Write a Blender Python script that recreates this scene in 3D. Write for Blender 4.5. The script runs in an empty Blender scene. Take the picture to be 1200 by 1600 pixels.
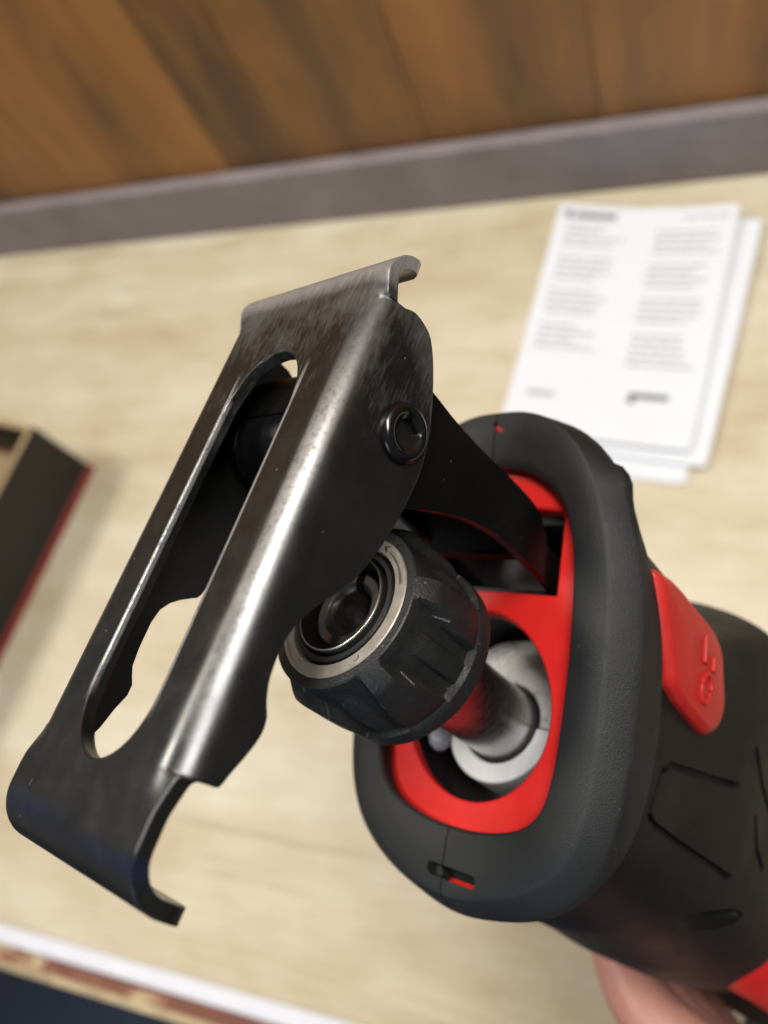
import bpy, bmesh, math, random
from mathutils import Vector, Matrix
random.seed(7)
SC = bpy.context.scene
COL = SC.collection

# ------------------------------------------------------------------ camera, world, lamps, exposure
# rows: worktop axes (right, towards the wall, up) expressed in camera axes
W = Matrix(((0.9280, -0.0320, 0.3710), (0.1720, 0.9200, -0.3510), (-0.3300, 0.3900, 0.8600)))
n_ = Vector(W[2]).normalized(); x_ = Vector(W[0]); x_ = (x_ - n_ * n_.dot(x_)).normalized(); y_ = n_.cross(x_)
W = Matrix((x_, y_, n_))
CAM_H = 0.56
cam_d = bpy.data.cameras.new('camera'); cam = bpy.data.objects.new('camera', cam_d); COL.objects.link(cam)
cam.matrix_world = Matrix.Translation((0, 0, CAM_H)) @ W.to_4x4()
cam_d.sensor_fit = 'VERTICAL'; cam_d.sensor_height = 36.0; cam_d.sensor_width = 27.0
cam_d.lens = 1300 / 1600 * 36
cam_d.clip_start = 0.005; cam_d.clip_end = 50
cam_d.dof.use_dof = True; cam_d.dof.focus_distance = 0.130; cam_d.dof.aperture_fstop = cam_d.lens / 2.4
SC.camera = cam
wd = bpy.data.worlds.new('World'); SC.world = wd; wd.use_nodes = True
bg = wd.node_tree.nodes['Background']; bg.inputs[0].default_value = (1.0, 0.97, 0.92, 1); bg.inputs[1].default_value = 0.10
def lamp(name, loc, target, sx, sy, power, col):
    d = bpy.data.lights.new(name, 'AREA'); d.shape = 'RECTANGLE'; d.size = sx; d.size_y = sy; d.energy = power; d.color = col
    o = bpy.data.objects.new(name, d); COL.objects.link(o); o.location = loc
    o.rotation_euler = (Vector(target) - Vector(loc)).to_track_quat('-Z', 'Y').to_euler()
    return o
lamp('ceiling_lamp', (0.30, 0.24, 1.75), (0.28, 0.22, 0.0), 1.10, 0.40, 33, (1.0, 0.985, 0.955))
lamp('room_lamp', (-1.40, 0.16, 1.85), (-0.1, 0.1, 0.2), 0.4, 0.4, 22, (1.0, 0.95, 0.87))
lamp('window_light', (-0.9, -2.4, 1.3), (0.0, 0.1, 0.3), 1.2, 1.3, 18, (0.66, 0.80, 1.0))
SC.view_settings.view_transform = 'Standard'; SC.view_settings.look = 'None'
SC.view_settings.gamma = 1.0; SC.view_settings.exposure = 0.14

# ------------------------------------------------------------------ helpers
MM = 0.001
def tag(o, label=None, cat=None, group=None, kind=None):
    if label: o['label'] = label
    if cat: o['category'] = cat
    if group: o['group'] = group
    if kind: o['kind'] = kind
    return o
def empty(name, mat=None):
    o = bpy.data.objects.new(name, None); COL.objects.link(o); o.empty_display_size = 0.02
    if mat is not None: o.matrix_world = mat
    return o
def finish(name, bm, mat, parent=None, smooth=True, angle=35, scale=1.0, fix=True):
    if fix: bmesh.ops.recalc_face_normals(bm, faces=bm.faces[:])
    if scale != 1.0: bmesh.ops.scale(bm, vec=(scale,) * 3, verts=bm.verts[:])
    if smooth:
        for f in bm.faces: f.smooth = True
        for e in bm.edges:
            e.smooth = not (len(e.link_faces) == 2 and e.calc_face_angle(0) > math.radians(angle))
    me = bpy.data.meshes.new(name); bm.to_mesh(me); bm.free()
    o = bpy.data.objects.new(name, me); COL.objects.link(o)
    if mat: me.materials.append(mat)
    if parent: o.parent = parent
    return o
def bevel(o, w, seg=2, ang=40):
    m = o.modifiers.new('bevel', 'BEVEL'); m.width = w; m.segments = seg; m.limit_method = 'ANGLE'
    m.angle_limit = math.radians(ang); m.harden_normals = False
    return o
def bake(o):
    """apply the modifiers of an object"""
    dg = bpy.context.evaluated_depsgraph_get()
    me = bpy.data.meshes.new_from_object(o.evaluated_get(dg)); old = o.data
    o.modifiers.clear(); o.data = me
    return o
def resmooth(o, angle=35):
    bm = bmesh.new(); bm.from_mesh(o.data)
    for f in bm.faces: f.smooth = True
    for e in bm.edges: e.smooth = not (len(e.link_faces) == 2 and e.calc_face_angle(0) > math.radians(angle))
    bm.to_mesh(o.data); bm.free()
def cut(o, cutters, angle=35):
    par, o.parent = o.parent, None
    for c in cutters:
        m = o.modifiers.new('cut', 'BOOLEAN'); m.operation = 'DIFFERENCE'; m.solver = 'EXACT'; m.object = c
    bake(o)
    for c in cutters: bpy.data.objects.remove(c, do_unlink=True)
    o.parent = par
    resmooth(o, angle)
def loft(bm, rings, close_first=False, close_last=False):
    vs = [[bm.verts.new(p) for p in r] for r in rings]; n = len(vs[0])
    for a, b in zip(vs[:-1], vs[1:]):
        for i in range(n):
            j = (i + 1) % n; bm.faces.new((a[i], a[j], b[j], b[i]))
    if close_first: bm.faces.new(vs[0])
    if close_last: bm.faces.new(list(reversed(vs[-1])))
    return vs
def lathe(bm, prof, n=72, closed=True, fn=None):
    """prof: list of (r, z); closed joins last ring with first"""
    rings = []
    for r, z in prof:
        rings.append([(r * math.cos(t), r * math.sin(t), z) if fn is None else fn(r, z, t)
                      for t in (2 * math.pi * k / n for k in range(n))])
    if closed: rings.append(rings[0])
    vs = []
    for k, r in enumerate(rings):
        vs.append(vs[0] if (closed and k == len(rings) - 1) else [bm.verts.new(p) for p in r])
    for a, b in zip(vs[:-1], vs[1:]):
        for i in range(n):
            j = (i + 1) % n; bm.faces.new((a[i], a[j], b[j], b[i]))
    return vs
def box(bm, x0, x1, y0, y1, z0, z1, mat=None):
    v = [bm.verts.new((x, y, z)) for z in (z0, z1) for y in (y0, y1) for x in (x0, x1)]
    for q in ((0, 2, 3, 1), (4, 5, 7, 6), (0, 1, 5, 4), (2, 6, 7, 3), (0, 4, 6, 2), (1, 3, 7, 5)): bm.faces.new([v[i] for i in q])
    if mat is not None: bmesh.ops.transform(bm, matrix=mat, verts=v)
    return v
def prism(bm, pts, fn0, fn1):
    """closed prism over a 2-D polygon; fn0/fn1 map (a, b) to 3-D"""
    a = [bm.verts.new(fn0(*p)) for p in pts]; b = [bm.verts.new(fn1(*p)) for p in pts]
    bm.faces.new(a); bm.faces.new(list(reversed(b))); n = len(pts)
    for i in range(n):
        j = (i + 1) % n; bm.faces.new((a[i], b[i], b[j], a[j]))
def catmull(pts, n, closed=True):
    m = len(pts); out = []
    for k in range(n):
        t = k / n * m if closed else k / (n - 1) * (m - 1)
        i = min(int(t), m - 1); u = t - i
        if closed: p = [pts[(i + d) % m] for d in (-1, 0, 1, 2)]
        else: p = [pts[max(0, min(m - 1, i + d))] for d in (-1, 0, 1, 2)]
        out.append(tuple(0.5 * (2 * b + (c - a) * u + (2 * a - 5 * b + 4 * c - d) * u * u + (3 * b - a - 3 * c + d) * u ** 3)
                         for a, b, c, d in zip(*p)))
    return out
def by_angle(pts, c, n):
    """resample a closed star-shaped outline at n even angles round c"""
    dense = catmull(pts, 1200); out = []
    ang = sorted((math.atan2(y - c[1], x - c[0]) % (2 * math.pi), x, y) for x, y in dense)
    k = 0
    for i in range(n):
        t = 2 * math.pi * i / n
        while k < len(ang) - 1 and ang[k][0] < t: k += 1
        out.append((ang[k][1], ang[k][2]))
    return out
def mirror(half):
    """half outline given for x>=0 from top (x=0) to bottom (x=0): full closed outline"""
    return half + [(-x, y) for x, y in reversed(half[1:-1])]

# ------------------------------------------------------------------ materials
def new_mat(name):
    m = bpy.data.materials.new(name); m.use_nodes = True
    nt = m.node_tree; return m, nt, nt.nodes['Principled BSDF']
def nod(nt, t, **kw):
    n = nt.nodes.new(t)
    for k, v in kw.items():
        if k in n.inputs: n.inputs[k].default_value = v
        else: setattr(n, k, v)
    return n
def noise(nt, vec, scale, detail=4, rough=0.55, dist=0.0):
    n = nod(nt, 'ShaderNodeTexNoise', Scale=scale, Detail=detail, Roughness=rough, Distortion=dist)
    if vec is not None: nt.links.new(vec, n.inputs['Vector'])
    return n.outputs['Fac']
def ramp(nt, fac, stops):
    r = nt.nodes.new('ShaderNodeValToRGB'); e = r.color_ramp.elements
    while len(e) < len(stops): e.new(0.5)
    for el, (p, c) in zip(e, stops):
        el.position = p; el.color = (c, c, c, 1) if isinstance(c, (int, float)) else (*c, 1)
    nt.links.new(fac, r.inputs[0]); return r.outputs[0]
def math_(nt, op, a, b=None, clamp=False):
    m = nt.nodes.new('ShaderNodeMath'); m.operation = op; m.use_clamp = clamp
    for i, v in enumerate((a, b)):
        if v is None: continue
        if isinstance(v, (int, float)): m.inputs[i].default_value = v
        else: nt.links.new(v, m.inputs[i])
    return m.outputs[0]
def mixc(nt, fac, a, b):
    m = nt.nodes.new('ShaderNodeMix'); m.data_type = 'RGBA'
    if isinstance(fac, (int, float)): m.inputs[0].default_value = fac
    else: nt.links.new(fac, m.inputs[0])
    for i, v in ((6, a), (7, b)):
        if isinstance(v, tuple): m.inputs[i].default_value = (*v, 1)
        else: nt.links.new(v, m.inputs[i])
    return m.outputs[2]
def bump(nt, bsdf, h, strength, dist):
    b = nt.nodes.new('ShaderNodeBump'); b.inputs['Strength'].default_value = strength; b.inputs['Distance'].default_value = dist
    nt.links.new(h, b.inputs['Height']); nt.links.new(b.outputs[0], bsdf.inputs['Normal'])
def objco(nt, scale=None, loc=None):
    t = nt.nodes.new('ShaderNodeTexCoord').outputs['Object']
    if scale is None and loc is None: return t
    m = nt.nodes.new('ShaderNodeMapping')
    if scale: m.inputs['Scale'].default_value = scale
    if loc: m.inputs['Location'].default_value = loc
    nt.links.new(t, m.inputs[0]); return m.outputs[0]
def add_dust(nt, b, co, amount):
    """sparse pale specks of dust and a faint smeared film"""
    v = nod(nt, 'ShaderNodeTexVoronoi', Scale=330.0); nt.links.new(co, v.inputs['Vector'])
    sp = math_(nt, 'MULTIPLY', ramp(nt, v.outputs['Distance'], [(0.03, 1.0), (0.075, 0.0)]), ramp(nt, v.outputs['Color'], [(0.62, 0.0), (0.66, 1.0)]))
    film = ramp(nt, noise(nt, co, 130, 6, 0.7, 0.8), [(0.54, 0.0), (0.80, 0.03)])
    fac = math_(nt, 'MULTIPLY', math_(nt, 'MAXIMUM', math_(nt, 'MULTIPLY', sp, 0.55), film), amount, True)
    src = b.inputs['Base Color'].links
    base = src[0].from_socket if src else tuple(b.inputs['Base Color'].default_value[:3])
    nt.links.new(mixc(nt, fac, base, (0.30, 0.28, 0.24)), b.inputs['Base Color'])
def simple(name, col, rough=0.5, metal=0.0, nscale=None, var=0.15, bscale=None, bstr=0.2, bdist=0.0001, spec=0.5, rvar=0.0, dust=0.0):
    m, nt, b = new_mat(name); b.inputs['Roughness'].default_value = rough; b.inputs['Metallic'].default_value = metal
    b.inputs['Specular IOR Level'].default_value = spec; b.inputs['Base Color'].default_value = (*col, 1)
    co = objco(nt)
    if nscale:
        f = noise(nt, co, nscale, 5)
        lo = tuple(c * (1 - var) for c in col); hi = tuple(min(1, c * (1 + var)) for c in col)
        nt.links.new(ramp(nt, f, [(0.3, lo), (0.7, hi)]), b.inputs['Base Color'])
        if rvar: nt.links.new(ramp(nt, noise(nt, co, nscale * 2.3, 6), [(0.3, rough - rvar), (0.7, rough + rvar)]), b.inputs['Roughness'])
    if dust:
        add_dust(nt, b, co, dust)
    if bscale: bump(nt, b, noise(nt, co, bscale, 3), bstr, bdist)
    return m

M_rubber = simple('black_rubber', (0.0100, 0.0108, 0.0110), 0.54, 0, 60, 0.22, 3600, 0.75, 0.00018, 0.40, 0.06, 0.5)
M_body = simple('black_soft_grip', (0.0048, 0.0050, 0.0047), 0.55, 0, 45, 0.3, 4000, 0.4, 0.00012, 0.30, 0.06, 0.4)
M_red = simple('red_plastic', (0.52, 0.013, 0.010), 0.42, 0, 90, 0.06, 1800, 0.2, 0.00008, 0.42, 0.05, 0.25)
M_redbtn = simple('red_soft_button', (0.42, 0.016, 0.013), 0.46, 0, 90, 0.08, 2200, 0.2, 0.00006, 0.4, 0.04)
M_black_plastic = simple('black_glass_filled_plastic', (0.0095, 0.010, 0.010), 0.50, 0, 150, 0.25, 1900, 0.6, 0.0002, 0.5, 0.08, 0.7)
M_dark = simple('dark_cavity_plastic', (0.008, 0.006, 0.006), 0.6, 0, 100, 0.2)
M_ring = simple('sintered_grey_ring', (0.36, 0.33, 0.285), 0.55, 0.75, 400, 0.16, 2500, 0.25, 0.00006, 0.5, 0.06)
M_sleeve = simple('dark_steel_sleeve', (0.035, 0.034, 0.034), 0.36, 0.6, 300, 0.3, 3000, 0.15, 0.00004, 0.5, 0.08)
M_bright = simple('worn_bright_steel', (0.55, 0.53, 0.50), 0.32, 1.0, 500, 0.2, 2500, 0.2, 0.00004)
M_clamp = simple('grey_clamp_steel', (0.20, 0.195, 0.185), 0.36, 0.9, 300, 0.35, 2500, 0.3, 0.00006, 0.5, 0.08)
M_bolt = simple('black_oxide_bolt', (0.004, 0.004, 0.0045), 0.20, 0, 300, 0.3, 1500, 0.1, 0.00004, 0.6, 0.06)
M_arm = simple('black_painted_arm', (0.0024, 0.0024, 0.0024), 0.36, 0, 60, 0.3, 900, 0.06, 0.00006, 0.24, 0.04, 0.35)

def shaft_mat():
    m, nt, b = new_mat('ground_steel_shaft'); b.inputs['Metallic'].default_value = 1.0
    co = objco(nt, (1, 1, 14)); f = noise(nt, co, 260, 5)
    nt.links.new(ramp(nt, f, [(0.3, (0.38, 0.37, 0.36)), (0.7, (0.52, 0.51, 0.50))]), b.inputs['Base Color'])
    nt.links.new(ramp(nt, noise(nt, objco(nt, (1, 1, 9)), 420, 5), [(0.3, 0.22), (0.7, 0.34)]), b.inputs['Roughness'])
    return m
M_shaft = shaft_mat()
def cast_mat(name, a, c, ln=0.45):
    m, nt, b = new_mat(name); b.inputs['Metallic'].default_value = 0.25
    co = objco(nt)
    f = noise(nt, co, 330, 7, 0.62, 0.6)
    base = ramp(nt, f, [(0.28, a), (0.72, c)])
    lines = ramp(nt, noise(nt, co, 120, 4, 0.5, 1.6), [(0.482, 0.0), (0.5, 1.0), (0.518, 0.0)])
    nt.links.new(mixc(nt, math_(nt, 'MULTIPLY', lines, ln), base, (0.09, 0.085, 0.08)), b.inputs['Base Color'])
    b.inputs['Roughness'].default_value = 0.55
    bump(nt, b, f, 0.3, 0.00012)
    return m
M_cast = cast_mat('die_cast_aluminium', (0.37, 0.36, 0.335), (0.45, 0.435, 0.41), 0.6)
M_bush = cast_mat('grey_bushing', (0.44, 0.445, 0.45), (0.50, 0.505, 0.51), 0.0)

def shoe_mat():
    """black-oxide steel, rubbed to grey metal towards its upper end and along the bends; highlights of bends and slot rims partly painted in"""
    m, nt, b = new_mat('worn_black_oxide_steel')
    co = objco(nt); sep = nt.nodes.new('ShaderNodeSeparateXYZ'); nt.links.new(co, sep.inputs[0])
    X, Y = sep.outputs[0], sep.outputs[1]
    base = ramp(nt, noise(nt, co, 130, 6, 0.6), [(0.25, (0.0036, 0.0038, 0.0036)), (0.8, (0.0080, 0.0083, 0.0078))])
    # brushed scuffs, running along the shoe
    rot = nt.nodes.new('ShaderNodeMapping'); rot.inputs['Rotation'].default_value = (0, 0, math.radians(24)); rot.inputs['Scale'].default_value = (1.0, 0.16, 1.0)
    nt.links.new(co, rot.inputs[0])
    scuff = noise(nt, rot.outputs[0], 1500, 8, 0.78)
    broad = noise(nt, co, 95, 4, 0.6)
    mr = nt.nodes.new('ShaderNodeMapRange'); mr.inputs['From Min'].default_value = -0.012; mr.inputs['From Max'].default_value = 0.046
    nt.links.new(Y, mr.inputs['Value'])
    zone = math_(nt, 'MULTIPLY', mr.outputs[0], broad)                       # stronger wear near the upper end
    k = math_(nt, 'ADD', math_(nt, 'MULTIPLY', zone, 0.80), math_(nt, 'MULTIPLY', scuff, 0.52))
    wear = ramp(nt, k, [(0.42, 0.0), (0.60, 0.16), (0.74, 0.42), (0.90, 0.75)])
    # rubbed folds: lip ridge
    lip = nt.nodes.new('ShaderNodeMapRange'); lip.inputs['From Min'].default_value = 0.0262; lip.inputs['From Max'].default_value = 0.0305
    nt.links.new(Y, lip.inputs['Value'])
    lw = math_(nt, 'MULTIPLY', lip.outputs[0], ramp(nt, scuff, [(0.30, 0.25), (0.60, 1.0)]))
    wear2 = math_(nt, 'MAXIMUM', wear, lw)
    # small bright nicks
    nick = math_(nt, 'MULTIPLY', ramp(nt, noise(nt, rot.outputs[0], 420, 5, 0.7), [(0.70, 0.0), (0.75, 1.0)]), ramp(nt, broad, [(0.45, 0.0), (0.6, 1.0)]))
    ax = math_(nt, 'ABSOLUTE', X)
    bw = math_(nt, 'MULTIPLY', ramp(nt, math_(nt, 'MULTIPLY', ax, 40.0), [(0.62, 0.0), (0.675, 1.0), (0.725, 1.0), (0.765, 0.0)]), ramp(nt, noise(nt, co, 1100, 6, 0.75), [(0.34, 0.30), (0.52, 1.0)]))  # rubbed bend, its bright band also shaped to paint in the fold's highlight
    bw = math_(nt, 'MULTIPLY', bw, ramp(nt, noise(nt, objco(nt, (1, 0.35, 1), (3.1, 1.7, 0)), 75, 4, 0.6), [(0.34, 0.35), (0.55, 1.0)]))
    zup = nt.nodes.new('ShaderNodeMapRange'); zup.inputs['From Min'].default_value = -0.0042; zup.inputs['From Max'].default_value = -0.0022
    nt.links.new(sep.outputs[2], zup.inputs['Value'])
    yb = ramp(nt, math_(nt, 'MULTIPLY', math_(nt, 'ADD', Y, 0.06), 10.0), [(0.13, 0.0), (0.34, 0.85), (0.52, 1.0), (0.74, 0.22), (0.86, 0.0)])
    bw = math_(nt, 'MULTIPLY', math_(nt, 'MULTIPLY', bw, zup.outputs[0]), yb)
    rim_glint = math_(nt, 'MULTIPLY', ramp(nt, math_(nt, 'MULTIPLY', ax, 40.0), [(0.335, 0.0), (0.350, 1.0), (0.368, 1.0), (0.376, 0.0)]), ramp(nt, noise(nt, co, 600, 5, 0.7), [(0.36, 0.35), (0.50, 1.0)]))  # slot rims turned to bright metal to paint in their edge highlight
    rim_glint = math_(nt, 'MULTIPLY', math_(nt, 'MULTIPLY', rim_glint, zup.outputs[0]), ramp(nt, math_(nt, 'MULTIPLY', math_(nt, 'ADD', Y, 0.06), 10.0), [(0.16, 0.0), (0.24, 1.0), (0.66, 1.0), (0.74, 0.0)]))
    ztop = nt.nodes.new('ShaderNodeMapRange'); ztop.inputs['From Min'].default_value = -0.0010; ztop.inputs['From Max'].default_value = -0.0004
    nt.links.new(sep.outputs[2], ztop.inputs['Value'])
    rim_glint = math_(nt, 'MULTIPLY', rim_glint, ztop.outputs[0])
    nick = math_(nt, 'MAXIMUM', nick, rim_glint)
    metal = math_(nt, 'MULTIPLY', math_(nt, 'MAXIMUM', math_(nt, 'MAXIMUM', wear2, nick), bw), 0.75)
    blue_sheen = ramp(nt, math_(nt, 'MULTIPLY', math_(nt, 'ADD', Y, 0.07), 10.0), [(0.080, 0.0), (0.095, 1.0), (0.108, 1.0), (0.128, 0.0)])  # blue reflection painted into the colour of the lower lip
    blue_sheen = math_(nt, 'MULTIPLY', blue_sheen, ramp(nt, noise(nt, objco(nt, (0.3, 1.6, 1.0)), 130, 4, 0.6, 0.3), [(0.36, 0.1), (0.62, 0.85)]))
    base = mixc(nt, blue_sheen, base, (0.005, 0.0085, 0.028))
    c1 = mixc(nt, metal, base, (0.52, 0.51, 0.49))
    nt.links.new(c1, b.inputs['Base Color'])
    add_dust(nt, b, co, 0.6)
    nt.links.new(math_(nt, 'MULTIPLY', metal, 0.8), b.inputs['Metallic'])
    nt.links.new(ramp(nt, noise(nt, co, 210, 6, 0.6), [(0.3, 0.25), (0.75, 0.37)]), b.inputs['Roughness'])
    b.inputs['Specular IOR Level'].default_value = 0.8
    h = math_(nt, 'ADD', math_(nt, 'MULTIPLY', noise(nt, co, 1500, 4, 0.6), 0.5), math_(nt, 'MULTIPLY', scuff, 0.6))
    bump(nt, b, h, 0.16, 0.00007)
    bv = nt.nodes.new('ShaderNodeBevel'); bv.samples = 5; bv.inputs['Radius'].default_value = 0.00055     # rounded cut edges
    bn = b.inputs['Normal'].links[0].from_node; nt.links.new(bv.outputs[0], bn.inputs['Normal'])
    return m
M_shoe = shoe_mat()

def worktop_mat():
    m, nt, b = new_mat('pale_oak_laminate')
    co = objco(nt, (0.55, 3.2, 1.0)); big = noise(nt, co, 5.5, 5, 0.6, 0.5)
    fine = noise(nt, objco(nt, (1.0, 9.0, 1.0)), 34, 6, 0.62, 0.3)
    blk = noise(nt, objco(nt, (1.6, 2.2, 1.0)), 9.0, 3, 0.5)
    s = math_(nt, 'ADD', math_(nt, 'ADD', math_(nt, 'MULTIPLY', big, 0.48), math_(nt, 'MULTIPLY', fine, 0.22)), math_(nt, 'MULTIPLY', blk, 0.30))
    col = ramp(nt, s, [(0.32, (0.345, 0.262, 0.148)), (0.46, (0.47, 0.395, 0.265)), (0.56, (0.535, 0.47, 0.345)), (0.68, (0.60, 0.545, 0.43))])
    knots = nod(nt, 'ShaderNodeTexVoronoi', Scale=4.2); nt.links.new(objco(nt, (1.0, 1.7, 1.0)), knots.inputs['Vector'])
    kd = ramp(nt, knots.outputs['Distance'], [(0.015, 0.55), (0.05, 0.0)])
    crack = math_(nt, 'MULTIPLY', ramp(nt, noise(nt, objco(nt, (0.5, 7.0, 1.0)), 8, 4, 0.6, 0.4), [(0.60, 0.0), (0.68, 0.55)]), ramp(nt, blk, [(0.4, 0.2), (0.6, 1.0)]))
    sp = nt.nodes.new('ShaderNodeSeparateXYZ'); nt.links.new(objco(nt), sp.inputs[0])
    wob = math_(nt, 'MULTIPLY', math_(nt, 'SUBTRACT', noise(nt, objco(nt), 14, 4, 0.6), 0.5), 0.012)
    dl = math_(nt, 'ABSOLUTE', math_(nt, 'ADD', math_(nt, 'ADD', sp.outputs[1], 0.019), wob))
    line = math_(nt, 'MULTIPLY', ramp(nt, math_(nt, 'MULTIPLY', dl, 100.0), [(0.03, 0.55), (0.30, 0.0)]), ramp(nt, math_(nt, 'ADD', sp.outputs[0], 0.5), [(0.10, 0.0), (0.17, 1.0), (0.27, 0.7), (0.34, 0.0)]))
    k = math_(nt, 'MAXIMUM', math_(nt, 'MAXIMUM', kd, crack), line)
    nt.links.new(mixc(nt, k, col, (0.24, 0.155, 0.07)), b.inputs['Base Color'])
    b.inputs['Roughness'].default_value = 0.48; bump(nt, b, fine, 0.08, 0.0003)
    return m
M_top = worktop_mat()
def plank_mat():
    m, nt, b = new_mat('brown_wood_panel')
    info = nt.nodes.new('ShaderNodeObjectInfo'); co = objco(nt)
    sepc = nt.nodes.new('ShaderNodeSeparateColor'); nt.links.new(info.outputs['Color'], sepc.inputs[0]); nt_tone = sepc.outputs[0]
    comb = nt.nodes.new('ShaderNodeCombineXYZ'); nt.links.new(math_(nt, 'MULTIPLY', info.outputs['Random'], 37.0), comb.inputs[0]); nt.links.new(math_(nt, 'MULTIPLY', info.outputs['Random'], 11.0), comb.inputs[2])
    mp = nt.nodes.new('ShaderNodeMapping'); mp.inputs['Scale'].default_value = (2.2, 1.0, 0.5); nt.links.new(co, mp.inputs[0])
    va = nt.nodes.new('ShaderNodeVectorMath'); va.operation = 'ADD'; nt.links.new(mp.outputs[0], va.inputs[0]); nt.links.new(comb.outputs[0], va.inputs[1])
    broad = noise(nt, va.outputs[0], 4.2, 5, 0.55, 0.7); fine = noise(nt, va.outputs[0], 26, 6, 0.6, 0.4)
    s = math_(nt, 'ADD', math_(nt, 'MULTIPLY', broad, 0.74), math_(nt, 'MULTIPLY', fine, 0.26))
    s = math_(nt, 'ADD', s, math_(nt, 'MULTIPLY', math_(nt, 'SUBTRACT', nt_tone, 0.5), 0.22))
    col = ramp(nt, s, [(0.30, (0.085, 0.042, 0.017)), (0.43, (0.165, 0.076, 0.023)), (0.54, (0.255, 0.108, 0.024)), (0.70, (0.36, 0.160, 0.036))])
    kn = nod(nt, 'ShaderNodeTexVoronoi', Scale=5.0); mk = nt.nodes.new('ShaderNodeVectorMath'); mk.operation = 'ADD'
    mp2 = nt.nodes.new('ShaderNodeMapping'); mp2.inputs['Scale'].default_value = (1.6, 1.0, 0.9); nt.links.new(co, mp2.inputs[0])
    nt.links.new(mp2.outputs[0], mk.inputs[0]); nt.links.new(comb.outputs[0], mk.inputs[1]); nt.links.new(mk.outputs[0], kn.inputs['Vector'])
    nt.links.new(mixc(nt, ramp(nt, kn.outputs['Distance'], [(0.02, 0.7), (0.10, 0.0)]), col, (0.05, 0.028, 0.012)), b.inputs['Base Color'])
    b.inputs['Roughness'].default_value = 0.5; bump(nt, b, fine, 0.15, 0.0008)
    return m
M_plank = plank_mat()
M_upstand = simple('grey_laminate', (0.190, 0.162, 0.162), 0.45, 0, 22, 0.16, 300, 0.1, 0.0004)
M_white = simple('white_edging', (0.64, 0.655, 0.70), 0.4, 0, 60, 0.04)
M_floor = simple('dark_blue_floor', (0.012, 0.019, 0.038), 0.5, 0, 6, 0.4)
M_paper = simple('white_paper', (0.63, 0.645, 0.67), 0.6, 0, 40, 0.02)
M_ink = simple('grey_print', (0.33, 0.33, 0.34), 0.7, 0, 200, 0.1)
M_ink_dark = simple('dark_print', (0.10, 0.10, 0.105), 0.7, 0, 200, 0.1)
M_carton_black = simple('black_printed_card', (0.0075, 0.0075, 0.0058), 0.5, 0, 30, 0.15)
M_carton_red = simple('red_printed_card', (0.24, 0.018, 0.016), 0.5, 0, 30, 0.1)
M_card = simple('brown_cardboard', (0.30, 0.215, 0.115), 0.8, 0, 80, 0.12)
def board_mat():
    m, nt, b = new_mat('chipped_red_brown_board'); co = objco(nt, (1, 2.5, 1))
    f = noise(nt, co, 38, 5, 0.65)
    nt.links.new(ramp(nt, f, [(0.46, (0.17, 0.055, 0.028)), (0.56, (0.24, 0.085, 0.045)), (0.62, (0.52, 0.40, 0.22))]), b.inputs['Base Color'])
    b.inputs['Roughness'].default_value = 0.6; return m
M_board = board_mat()
M_cream = simple('bare_wood_edge', (0.46, 0.36, 0.21), 0.7, 0, 60, 0.25)
def skin_mat():
    m, nt, b = new_mat('skin'); co = objco(nt)
    nt.links.new(ramp(nt, noise(nt, co, 55, 5, 0.6), [(0.3, (0.30, 0.125, 0.095)), (0.7, (0.42, 0.205, 0.16))]), b.inputs['Base Color'])
    b.inputs['Roughness'].default_value = 0.5; b.inputs['Subsurface Weight'].default_value = 0.15
    b.inputs['Subsurface Radius'].default_value = (0.004, 0.0015, 0.0008)
    bump(nt, b, noise(nt, co, 900, 4), 0.25, 0.0003)
    return m
M_skin = skin_mat()
M_sleeve_cloth = simple('dark_navy_cloth', (0.012, 0.016, 0.030), 0.85, 0, 200, 0.2)
def lens_mat():
    m, nt, b = new_mat('clear_led_lens'); b.inputs['Base Color'].default_value = (0.85, 0.88, 1, 1)
    b.inputs['Roughness'].default_value = 0.06; b.inputs['Transmission Weight'].default_value = 0.8
    return m
M_lens = lens_mat()

# ------------------------------------------------------------------ setting
YB, YF = 0.527, -0.126            # upstand face, worktop front edge
bm = bmesh.new(); box(bm, -1.5, 0.45, YF + 0.0125, YB + 0.03, -0.038, 0.0)
top = tag(finish('worktop', bm, M_top, smooth=False), kind='structure')
bm = bmesh.new(); box(bm, -1.5, 0.45, YF, YF + 0.0122, -0.038, 0.0012)
bevel(finish('edge_strip', bm, M_white, top, smooth=False), 0.0015)
bm = bmesh.new(); box(bm, -1.5, 1.5, YB, YB + 0.0125, 0.0005, 0.066)
up = bevel(tag(finish('upstand', bm, M_upstand, smooth=False), kind='structure'), 0.003, 3)
bm = bmesh.new(); box(bm, -1.6, 1.6, YB + 0.0305, YB + 0.09, -0.9, 1.9)
wall = tag(finish('wall', bm, M_dark, smooth=False), kind='structure')
pe = [-1.55, -1.36, -1.17, -0.985, -0.80, -0.615, -0.431, -0.366, -0.235, -0.094, 0.09, 0.275, 0.46, 0.645, 0.83, 1.015, 1.2]
tones = [0.5, 0.7, 0.4, 0.6, 0.45, 0.78, 0.12, 0.42, 0.50, 0.72, 0.5, 0.3, 0.7, 0.5, 0.6, 0.4]
for k, (a_, b_) in enumerate(zip(pe[:-1], pe[1:])):
    hw = (b_ - a_) / 2 - 0.00025
    bm = bmesh.new(); box(bm, -hw, hw, YB + 0.013, YB + 0.030, 0.0008, 1.88)
    o = bevel(finish('plank', bm, M_plank, wall, smooth=False), 0.0007, 2)
    o.location = ((a_ + b_) / 2, 0.0005 * ((k * 7) % 3), 0); o.color = (tones[k], tones[k], tones[k], 1)
bm = bmesh.new(); box(bm, -3, 3, -3, YB + 0.03, -0.92, -0.90)
tag(finish('floor', bm, M_floor, smooth=False), kind='structure')
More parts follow.
